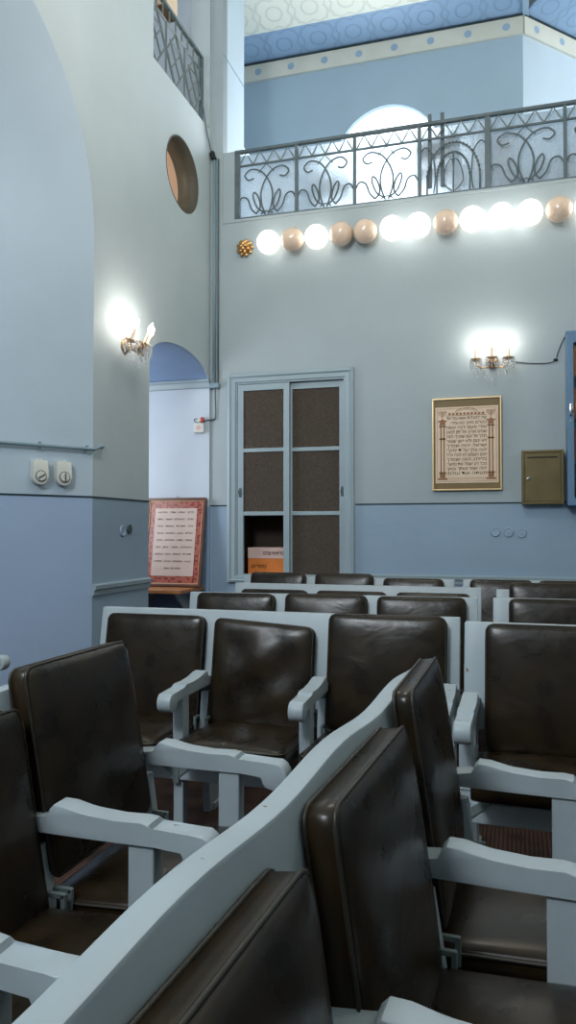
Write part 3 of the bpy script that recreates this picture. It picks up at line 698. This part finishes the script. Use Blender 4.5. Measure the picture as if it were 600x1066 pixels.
# ------------------------------------------------------------------ globe lamps under the gallery
ON = [1,0,1,0,0,1,1,0,1,1,1,0,1]
XS = [-2.393,-2.141,-1.894,-1.643,-1.405,-1.144,-.893,-.637,-.394,-.133,.118,.371,.618]
pos = ['first','second','third','fourth','fifth','sixth','seventh','eighth','ninth','tenth','eleventh','twelfth','thirteenth']
for i, x in enumerate(XS):
    o = thing('globe_lamp', '%s opal globe under the balcony, %s counted from the corner rosette' % ('lit white' if ON[i] else 'unlit peach', pos[i]), 'globe lamp', (x,7.402,4.198), (0,0,0), 'opal globe lamps under the gallery')
    bm = nb(); lathe(bm, [(.055,0),(.055,.02),(.045,.035),(.0005,.035)], (0,0,0), 'Y', 20); obj('base', bm, M['gold'], o, 'angle')
    bm = nb(); sphere(bm, (0,-.115,0), .1165, 28, 18); obj('globe', bm, M['globe_on'] if ON[i] else M['globe_off'], o, True)
o = thing('lamp_rosette', 'small gilt leafy lamp rosette without globe at the corner end of the row', 'lamp holder', (-2.674,7.402,4.20)); o.scale = (1.12,1.12,1.12)
bm = nb(); lathe(bm, [(.05,0),(.055,.015),(.04,.04),(.03,.07),(.0005,.075)], (0,0,0), 'Y', 18); obj('holder', bm, M['gold'], o, 'angle')
bm = nb()
for ring, (r_, h, n_) in enumerate(((.062,.03,9),(.04,.065,7),(.02,.09,4))):
    for k in range(n_):
        a = 2*PI*(k+.5*ring)/n_
        q = bmesh.ops.create_icosphere(bm, subdivisions=2, radius=.024)['verts']
        bmesh.ops.scale(bm, vec=(1,.5,.75), verts=q); bmesh.ops.rotate(bm, cent=(0,0,0), matrix=Matrix.Rotation(-a,3,'Y'), verts=q)
        bmesh.ops.translate(bm, vec=(r_*math.cos(a),-h,r_*math.sin(a)), verts=q)
obj('leaves', bm, M['gold'], o, True)

# ------------------------------------------------------------------ gallery balustrade
br = thing('gallery_balustrade', 'grey wrought-iron balustrade with scrollwork along the gallery edge', 'balustrade', (0,7.42,4.515))
PX = [-2.775,-2.135,-1.535,-.895,-.255,.435,1.1,1.75,2.4,3.05]
ZT, Z2 = .725, .565
bm = nb(); boxmm(bm, (-2.80,-.025,ZT-.03), (3.55,.025,ZT), .006); obj('handrail', bm, M['iron'], br)
bm = nb(); boxmm(bm, (-2.80,-.01,Z2-.012), (3.55,.01,Z2+.004)); boxmm(bm, (-2.80,-.01,.005), (3.55,.01,.02)); obj('lower_rails', bm, M['iron'], br)
for i, x in enumerate(PX):
    t = .026 if i in (4,) else (.016 if i else .03)
    bm = nb(); boxmm(bm, (x-t,-.016,0), (x+t,.016,ZT-.02), .003); obj('post', bm, M['iron'], br)
for x in (-.80,-.68):
    bm = nb(); boxmm(bm, (x-.018,.03,.1), (x+.018,.06,ZT+.10), .004); obj('tall_stake', bm, M['iron'], br)
cA = [(.45,.74),(.64,.72),(.76,.82),(.54,.92),(.19,.86),(-.07,.67),(-.2,.44),(-.17,.21),(-.05,.02)]
cB = [(.06,.05),(.32,.16),(.47,.37),(.43,.47),(.28,.35),(.23,.16),(.37,.05)]
cC = [(1,.28),(.87,.39),(.67,.35),(.54,.16),(.37,.05)]
cD = [(-.28,.84),(-.02,1.0),(.25,.84)]
for i in range(len(PX)-1):
    x0, x1 = PX[i], PX[i+1]; cx, hw = (x0+x1)/2, (x1-x0)/2-.01
    bm = nb(); n_ = 4
    for k in range(n_):
        a = x0+.02+(x1-x0-.04)*k/n_; b_ = x0+.02+(x1-x0-.04)*(k+1)/n_
        tube(bm, [(a,0,Z2), ((a+b_)/2,0,ZT-.03), (b_,0,Z2)], .009, 5)
    obj('zigzag_band', bm, M['iron_pale'], br)
    bm = nb()
    F_ = lambda u, v: (cx+u*hw, 0, .02+v*(Z2-.03))
    if i == 3:
        for r_, h_ in ((.80,.86),(.50,.62)):
            pts = [F_(r_*math.cos(t), .25+h_*.75*math.sin(t)) for t in [PI*k/24 for k in range(25)]]
            tube(bm, [F_(r_,0)]+pts+[F_(-r_,0)], .008, 6)
            for p in pts[1:-1:1]: sphere(bm, (p[0],-.006,p[2]), .013, 8, 6)
        for s in (-1,1):
            tube(bm, smoothpts([F_(s*.98,.8),F_(s*.82,.86),F_(s*.62,.7),F_(s*.55,.3),F_(s*.6,.02)]), .007, 5)
            tube(bm, smoothpts([F_(s*.05,.02),F_(s*.3,.2),F_(s*.2,.5),F_(s*.05,.6),F_(0,.45)]), .006, 5)
        tube(bm, [F_(0,0),F_(0,.7)], .007, 5)
    else:
        for cv in (cA, cB, cC):
            for s in (-1,1): tube(bm, smoothpts([F_(s*u,v) for u,v in cv]), .009, 6)
        tube(bm, [F_(u,v) for u,v in cD], .006, 5)
        tube(bm, smoothpts([F_(-.2,.03),F_(0,.08),F_(.2,.03)]), .007, 5)
    obj('scrollwork', bm, M['iron'], br, True)
for i in range(len(PX)-1):
    bm = nb(); boxmm(bm, (PX[i]+.012,.045,.02), (PX[i+1]-.012,.050,ZT-.035)); obj('frosted_pane', bm, M['frost'], br)
# things standing in the gallery, blurred behind the frosted panes
o = thing('gallery_curtain', 'brown arched curtain behind the frosted panes at the right end of the gallery', 'curtain', (.78,9.2,4.49))
bm = nb()
for k in range(24):
    x = -.5+k*.045; tube(bm, [(x,.03*math.sin(k*1.3),0),(x,.03*math.sin(k*1.3),1.12-.35*((x-.05)/.6)**2)], .03, 8)
obj('cloth_folds', bm, M['curtain'], o, True)
def gallery_chair(x, y, rz, label):
    t = thing('gallery_chair', label, 'chair', (x,y,4.49), (0,0,rz), 'dark chairs in the gallery')
    bm = nb(); boxmm(bm, (-.21,-.21,.43), (.21,.21,.47), .01); obj('seat', bm, M['frame_brown'], t)
    bm = nb(); boxmm(bm, (-.20,.19,.50), (.20,.215,.73), .01); obj('backrest', bm, M['frame_brown'], t)
    for sx in (-1,1):
        for sy, h in ((-1,.43),(1,.74)):
            bm = nb(); boxmm(bm, (sx*.19-.018,sy*.195-.018,0), (sx*.19+.018,sy*.195+.018,h), .004); obj('leg', bm, M['frame_brown'], t)
gallery_chair(-1.86, 7.95, .2, 'dark chair behind the second panel of the gallery balustrade')
gallery_chair(-.75, 7.92, 3.0, 'dark chair behind the beaded arch panel of the balustrade')
gallery_chair(-.16, 8.05, 2.8, 'dark chair just right of the one behind the beaded arch panel')
# side gallery railing (star lattice)
sr = thing('side_gallery_railing', 'pale iron railing of diamond lattice in the upper left gallery opening', 'railing', (XL-.09,6.72,5.48))
bm = nb(); YL = -.645; YH = .635
def bar(bm, y0, z0, y1, z1, w=.009): tube(bm, [(0,y0,z0),(0,y1,z1)], w, 4)
boxmm(bm, (-.02,YL,.76), (.02,YH,.79), .003); obj('handrail', bm, M['iron_pale'], sr)
bm = nb(); bar(bm,YL,.62,YH,.62,.012); bar(bm,YL,.10,YH,.10,.012); obj('rails', bm, M['iron_pale'], sr)
for y in (YL+.01,YH-.01):
    bm = nb(); boxmm(bm, (-.018,y-.015,0), (.018,y+.015,.78)); obj('post', bm, M['iron'], sr)
bm = nb()
for k in range(9): bar(bm, YL+.08+k*.14,.62,YL+.08+k*.14,.77)
for k in range(3):
    c = YL+.22+k*.42
    bar(bm, c+.21,.10,c+.21,.62,.011)
    bar(bm, c-.20,.36,c,.62,.012); bar(bm, c,.62,c+.20,.36,.012); bar(bm, c-.20,.36,c,.10,.012); bar(bm, c,.10,c+.20,.36,.012)
    bar(bm, c-.10,.23,c+.12,.50,.009); bar(bm, c+.10,.23,c-.12,.50,.009); bar(bm, c-.12,.50,c+.12,.50,.009)
obj('star_lattice', bm, M['iron_pale'], sr)
# wooden board at the top of the opening
o = thing('wooden_box', 'small beige wooden box high up behind the left gallery railing', 'box', (XL-.16,6.66,6.30))
bm = nb(); boxmm(bm, (-.06,-.12,0), (.06,.12,.19), .006); obj('case', bm, M['parch'], o); bm = nb(); boxmm(bm, (-.065,-.125,-.02), (.065,.125,0), .003); obj('base_board', bm, M['shelfwood'], o)
# wire with clip from the railing down to the corner
bm = nb(); tube(bm, smoothpts([(XL+.012,7.02,5.62),(XL+.012,7.10,5.66),(XL+.010,7.18,5.58),(XL+.012,7.25,5.42),(XL+.02,7.34,5.27),(XL+.03,7.37,5.21)]), .006, 6)
w = tag(obj('hanging_wire', bm, M['iron'], None, True), 'grey wire looping from the upper left opening to the corner conduit', 'wire')
bm = nb(); sphere(bm, (XL+.03,7.36,5.22), .03, 10, 8, (1,.7,1.2)); boxmm(bm, (XL+.02,7.33,5.16), (XL+.07,7.385,5.19), .004); obj('clip', bm, M['black'], w, True)
# ceiling hook
bm = nb(); tube(bm, [(-2.72,8.45,7.74),(-2.72,8.45,7.69),(-2.71,8.45,7.62)], .012, 6); tag(obj('ceiling_hook', bm, M['black'], None), 'small dark hook hanging from the cream tiled ceiling', 'hook')

# ------------------------------------------------------------------ seat rows
def cushion(w, h, t, puff=.012, n=12, wr=0, seed=0, droop=0):
    """upright pad: x -w/2..w/2, z 0..h, y 0 (back) .. -t (front)"""
    bm = bmesh.new(); rnd = random.Random(seed); ph = rnd.random()*6
    def se(a):  # rounded edge falloff 0..1
        return (1-abs(a)**6)**.5 if abs(a) < 1 else 0
    G = {}
    for side in (0,1):
        for i in range(n+1):
            for j in range(n+1):
                a, b_ = math.sin((2*i/n-1)*PI/2), math.sin((2*j/n-1)*PI/2)
                rad = .06/ (w/2) ; ra2 = .06/(h/2)
                x, z = a*w/2, (b_+1)/2*h
                # rounded corners
                cxr = .032
                dx, dz = abs(x)-(w/2-cxr), abs(z-h/2)-(h/2-cxr)
                if dx > 0 and dz > 0:
                    l = math.hypot(dx,dz)
                    k = cxr*max(dx,dz)/l/cxr if l > 0 else 1
                    x = math.copysign((w/2-cxr)+dx*k, x); z = h/2+math.copysign((h/2-cxr)+dz*k, z-h/2)
                e = se(a)*se(b_)
                th = t*.72+(t*.28)*e
                y = 0 if side == 0 else -(th+puff*math.cos(a*PI/2)*math.cos(b_*PI/2)) 
                if side == 1 and wr:
                    y += wr*(math.sin(7*a+3*b_+ph)*.5+math.sin(4*a-6*b_+ph*2)*.5)*(1-a*a)*(1-b_*b_)
                z -= droop*(a+1)/2*(b_+1)/2
                G[side,i,j] = bm.verts.new((x,y,z))
    for i in range(n):
        for j in range(n):
            bm.faces.new((G[0,i,j],G[0,i,j+1],G[0,i+1,j+1],G[0,i+1,j])); bm.faces.new((G[1,i,j],G[1,i+1,j],G[1,i+1,j+1],G[1,i,j+1]))
    rim = [(i,0) for i in range(n)]+[(n,j) for j in range(n)]+[(i,n) for i in range(n,0,-1)]+[(0,j) for j in range(n,0,-1)]
    for k in range(len(rim)):
        a, b_ = rim[k], rim[(k+1)%len(rim)]
        bm.faces.new((G[0,a[0],a[1]],G[0,b_[0],b_[1]],G[1,b_[0],b_[1]],G[1,a[0],a[1]]))
    pf = [G[1,i,j].co.copy()+Vector((0,.001,0)) for i, j in rim]
    pb = [G[0,i,j].co.copy()+Vector((0,-.004,0)) for i, j in rim]
    return bm, pf, pb
def closed_tube(bm, pts, r, seg=5): tube(bm, pts+[pts[0]], r, seg, False)

ARM = [(0,0),(0,.034),(.085,.036),(.088,.056),(.100,.068),(.130,.067),(.19,.053),(.26,.048),(.325,.050),(.346,.049),(.350,.036),(.42,.032),(.445,.036)]
ARM += [(.460+.041*math.cos(t), -.001+.041*math.sin(t)) for t in [math.radians(a) for a in (70,45,20,-5,-30,-60,-90,-120,-150)]]
ARM += [(.428,.0),(.36,.0),(.2,.0)]
def arm_mesh():
    bm = nb(); prism(bm, ARM, -.03, .03, lambda u,v,w: (w,-u,v), 0, .005); return bm

def seat_row(name_label, n, pitch, loc, rz, seats=None, wave=0, rail_top=.92, panel_bottom=.50, tilt=10, cw=None, end_posts=True, group='white wooden seat rows with brown padded seats', armless_left=False):
    """local: x along the row from 0, front is -y, back rail top at y=0"""
    T = thing('seat_row', name_label, 'seat row', loc, (0,0,rz), group)
    Lr = n*pitch; ta = math.radians(tilt); th = .042; cw = cw or pitch-.06
    seats = seats or [{}]*n
    # back board, wavy top edge
    bm = nb(); K = 12*n; top = []
    for k in range(K+1):
        x = -.035+(Lr+.07)*k/K
        ph = (x/pitch) % 1
        zt = rail_top+wave*(-math.cos(2*PI*ph))*.5
        top.append((x, zt))
    def bp(x, z, y): # leaning board
        dz = z-rail_top
        return (x, y+dz*math.tan(ta)*-1*-1, z)
    V = {}
    for k, (x, zt) in enumerate(top):
        for zi, z in enumerate((panel_bottom, (panel_bottom+zt)/2, zt)):
            for yi, y in enumerate((0, th)): V[k,zi,yi] = bm.verts.new(bp(x, z, y))
    for k in range(K):
        for zi in (0,1):
            bm.faces.new((V[k,zi,0],V[k+1,zi,0],V[k+1,zi+1,0],V[k,zi+1,0])); bm.faces.new((V[k,zi,1],V[k,zi+1,1],V[k+1,zi+1,1],V[k+1,zi,1]))
        bm.faces.new((V[k,2,0],V[k+1,2,0],V[k+1,2,1],V[k,2,1])); bm.faces.new((V[k,0,0],V[k,0,1],V[k+1,0,1],V[k+1,0,0]))
    for k in (0,K):
        for zi in (0,1): bm.faces.new((V[k,zi,0],V[k,zi+1,0],V[k,zi+1,1],V[k,zi,1]))
    bmesh.ops.recalc_face_normals(bm, faces=bm.faces)
    es = [e for e in bm.edges if len(e.link_faces) == 2 and e.calc_face_angle(0) > .9]
    bmesh.ops.bevel(bm, geom=es, offset=.006, segments=2, profile=.5, affect='EDGES')
    obj('back_board', bm, M['white'], T, 'angle')
    yb = lambda z: (z-rail_top)*math.tan(ta)       # front face of the board at height z (negative = forward)
    for i in range(n):
        cx = (i+.5)*pitch; s = seats[i] if i < len(seats) else {}
        hgt = s.get('h', .50); tz = rail_top+s.get('dz', .0); t_ = s.get('t', .065); rt = math.radians(s.get('tilt', tilt)); w_ = s.get('w', cw)
        bm, pf, pb = cushion(w_, hgt, t_, .010, 14, s.get('wr', .003), i*7+n, s.get('droop', 0))
        Mx = Matrix.Translation((cx+s.get('dx',0), yb(tz-hgt)-.004, tz-hgt)) @ Matrix.Rotation(s.get('rz',0), 4, 'Z') @ Matrix.Rotation(-rt, 4, 'X')
        bmesh.ops.transform(bm, matrix=Mx, verts=bm.verts)
        bk = obj('backrest', bm, M['leather'], T, True)
        bm = nb(); closed_tube(bm, [Mx @ p for p in pf], .0045); closed_tube(bm, [Mx @ p for p in pb], .004); obj('piping', bm, M['leather_piping'], bk, True)
        # seat pad
        bm, pf, pb = cushion(w_+.005, .49, .075, .016, 14, .004, i*5+3)
        Ms = Matrix.Translation((cx, yb(.46)-.055, .355)) @ Matrix.Rotation(math.radians(86), 4, 'X')
        # pad's z (height) runs to -y, its front face (-y) looks up
        Ms = Matrix.Translation((cx, yb(.46)-.05, .365)) @ Matrix(((1,0,0,0),(0,.06,-1,0),(0,-1,-.0,0),(0,0,0,1))) @ Matrix.Rotation(math.radians(0),4,'X')
        Ms = Matrix.Translation((cx, yb(.46)-.01, .36)) @ Matrix(((1,0,0,0),(0,0,-1,0),(0,-1,.05,0),(0,0,0,1)))
        bmesh.ops.transform(bm, matrix=Ms, verts=bm.verts)
        st = obj('seat', bm, M['leather'], T, True)
        bm = nb(); closed_tube(bm, [Ms @ p for p in pf], .0045); obj('piping', bm, M['leather_piping'], st, True)
        for sx in (-1,1):
            bm = nb(); box(bm, (cx+sx*(w_/2+.008), yb(.46)-.07, .45), (.012,.05,.012), .002); box(bm, (cx+sx*(w_/2+.008), yb(.46)-.09, .425), (.012,.012,.06), .002); obj('hinge', bm, M['iron_pale'], st)
    # arms with posts, rear legs
    za = .595
    for i in range(n+1):
        x = i*pitch
        y0 = yb(za+.04)-.001
        bm = arm_mesh(); bmesh.ops.translate(bm, vec=(x, y0, za), verts=bm.verts); am = obj('armrest', bm, M['white'], T, 'angle')
        bm = nb(); boxmm(bm, (x-.024, y0-.355, .36), (x+.024, y0-.29, za+.004), .005); boxmm(bm, (x-.022, y0-.35, .0), (x+.022, y0-.295, .37), .005); obj('front_leg', bm, M['white'], T)
        bm = nb(); prism(bm, [(-.055,.56),(-.13,.56),(-.155,.40),(-.10,0),(-.04,0),(-.085,.40)], x-.018, x+.018, lambda u,v,w: (w,u+.02,v), 0, .004); prism(bm, [(-.05,0),(-.05,.03),(.055,.03),(.055,0)], x-.026, x+.026, lambda u,v,w: (w,u,v), 0, .004); prism(bm, [(-.055,.56),(-.055,.50),(.0,0),(.05,0),(.0,.56)], x-.018, x+.018, lambda u,v,w: (w,u-.02,v), 0, .004)
        obj('rear_leg', bm, M['white'], T)
        # side rail and V bracket
        bm = nb(); boxmm(bm, (x-.012, y0-.34, .325), (x+.012, y0+.02, .375), .004); obj('side_rail', bm, M['white'], T)
        bm = nb()
        for dx in (-1,1):
            if (i == 0 and dx < 0) or (i == n and dx > 0): continue
            prism(bm, [(0,.255),(dx*.09,.325),(dx*.07,.34),(0,.295)], y0-.372, y0-.362, lambda u,v,w: (x+u, w, v))
        boxmm(bm, (x-.014,y0-.376,.24), (x+.014,y0-.36,.33), .003)
        obj('corner_bracket', bm, M['iron_pale'], T)
    bm = nb(); yf = yb(za)-.325
    boxmm(bm, (-.02, yf-.035, .25), (Lr+.02, yf-.012, .325), .005); obj('front_stretcher', bm, M['white'], T)
    bm = nb(); boxmm(bm, (-.02, -.12, .30), (Lr+.02, -.098, .36), .005); obj('rear_stretcher', bm, M['white'], T)
    return T
# rows facing the camera, left block
P_ = .555
seat_row('first seat row facing the camera, three seats, middle back creased and shiny', 3, P_, (-1.945,3.40,0), math.radians(.5), [dict(dz=-.025,w=.495), dict(dz=-.03,w=.47,wr=.022,droop=.03,dx=-.01), dict(dz=.005,w=.51,dx=.0)])
seat_row('second seat row of the left block, three brown backs showing over the first row', 3, .55, (-1.905,4.37,0), math.radians(2.5), [dict(dz=.0,w=.475), dict(dz=.005,w=.475), dict(dz=.0,w=.49)])
seat_row('third seat row of the left block, its long white top rail clear above the backs', 3, .553, (-1.93,5.22,0), 0, [dict(dz=-.04,w=.48)]*3)
seat_row('last seat row of the left block, in front of the cupboard', 3, .553, (-2.17,6.07,0), 0, [dict(dz=.03,w=.46), dict(dz=.03,w=.465), dict(dz=.0,w=.46)])
# right block
seat_row('nearest seat row of the right block, wide dark back at the right picture edge', 3, .60, (-.182,3.27,0), math.radians(-1), [dict(dz=.0,w=.54,dx=.025,wr=.002)]*3)
seat_row('second seat row of the right block, cut by the right picture edge', 3, .60, (-.105,4.48,0), 0, [dict(dz=.0,w=.53,dx=.02)]*3)
seat_row('third seat row of the right block, backs rising above its white end post', 3, .60, (-.105,5.12,0), 0, [dict(dz=.045,w=.54,dx=.02)]*3)
seat_row('last seat row of the right block, below the letterbox by the back wall', 4, .50, (-.38,6.10,0), 0, [dict(dz=.0,w=.45)]*4)
# rows seen from the side: facing right
seat_row('nearest seat row, its pale wavy back rail crossing the foreground diagonally', 4, .583, (-.380,-.12,0), math.radians(90-3.2), [dict(w=.53,dz=-.02,t=.07), dict(w=.52,dz=-.045,t=.07,dx=-.055), dict(w=.52,dz=-.02,t=.072), dict(w=.50,dz=.03,t=.062,rz=.05)], wave=.013, tilt=8)
seat_row('left foreground seat row with dark backs facing right and knobbed white armrests', 4, .545, (-1.19,-.04,0), math.radians(90), [dict(w=.50,dz=-.08), dict(w=.50,dz=-.08), dict(w=.50,dz=-.04,t=.06), dict(w=.50,dz=.045,t=.07,dx=-.02)], wave=.01)
seat_row('seat row along the left wall, only one armrest tip in the picture', 2, .55, (-3.16,2.40,0), math.radians(90), None)

# ------------------------------------------------------------------ light
def area(name, loc, rot, sx, sy, e, col):
    l = bpy.data.lights.new(name, 'AREA'); l.shape = 'RECTANGLE'; l.size = sx; l.size_y = sy; l.energy = e; l.color = col
    o = bpy.data.objects.new(name, l); C.objects.link(o); o.location = loc; o.rotation_euler = rot; return o
area('rear_window_light', (-1.9,-1.6,4.5), (math.radians(78),0,math.radians(0)), 1.2, 2.0, 275, (.86,.93,1))
area('rear_high_fill_light', (-.5,-1.6,6.8), (math.radians(99),0,math.radians(-4)), 4.0, 1.0, 55, (.92,.96,1))  # added fill for the ceiling and upper walls, no known opening behind it
area('right_window_light', (3.5,4.2,5.2), (math.radians(70),0,math.radians(90)), 1.6, 1.6, 40, (1,.84,.64))
lamp('nave_fill_light', (-1.1,4.3,5.4), 85, (1,.90,.78), .35)  # added warm fill to brighten the left wall, no fixture behind it
area('gallery_window_light', (-1.55,YG-.05,5.7), (math.radians(-90),0,0), 1.3, 1.6, 60, (.9,.96,1))
area('gallery_far_fill_light', (3.2,9.2,6.0), (math.radians(95),0,math.radians(70)), 1.6, 1.6, 90, (.9,.96,1))  # added fill that brightens the gallery and its frosted panes
area('passage_window_light', (-4.6,6.0,2.2), (math.radians(85),0,math.radians(-20)), .8, 1.6, 34, (.93,.96,1))
area('middle_room_light', (-4.3,6.0,4.7), (math.radians(90),0,math.radians(5)), .5, .5, 22, (1,.84,.7))
area('upper_room_light', (-4.4,6.0,6.6), (math.radians(85),0,math.radians(-25)), .9, .5, 9, (.86,.93,1))
w = bpy.data.worlds.new('world'); bpy.context.scene.world = w; w.use_nodes = True
w.node_tree.nodes['Background'].inputs[0].default_value = (.55,.65,.78,1); w.node_tree.nodes['Background'].inputs[1].default_value = .3
sc = bpy.context.scene
sc.view_settings.view_transform = 'Standard'; sc.view_settings.look = 'None'; sc.view_settings.gamma = 1; sc.view_settings.exposure = 0
sc.view_settings.use_curve_mapping = False
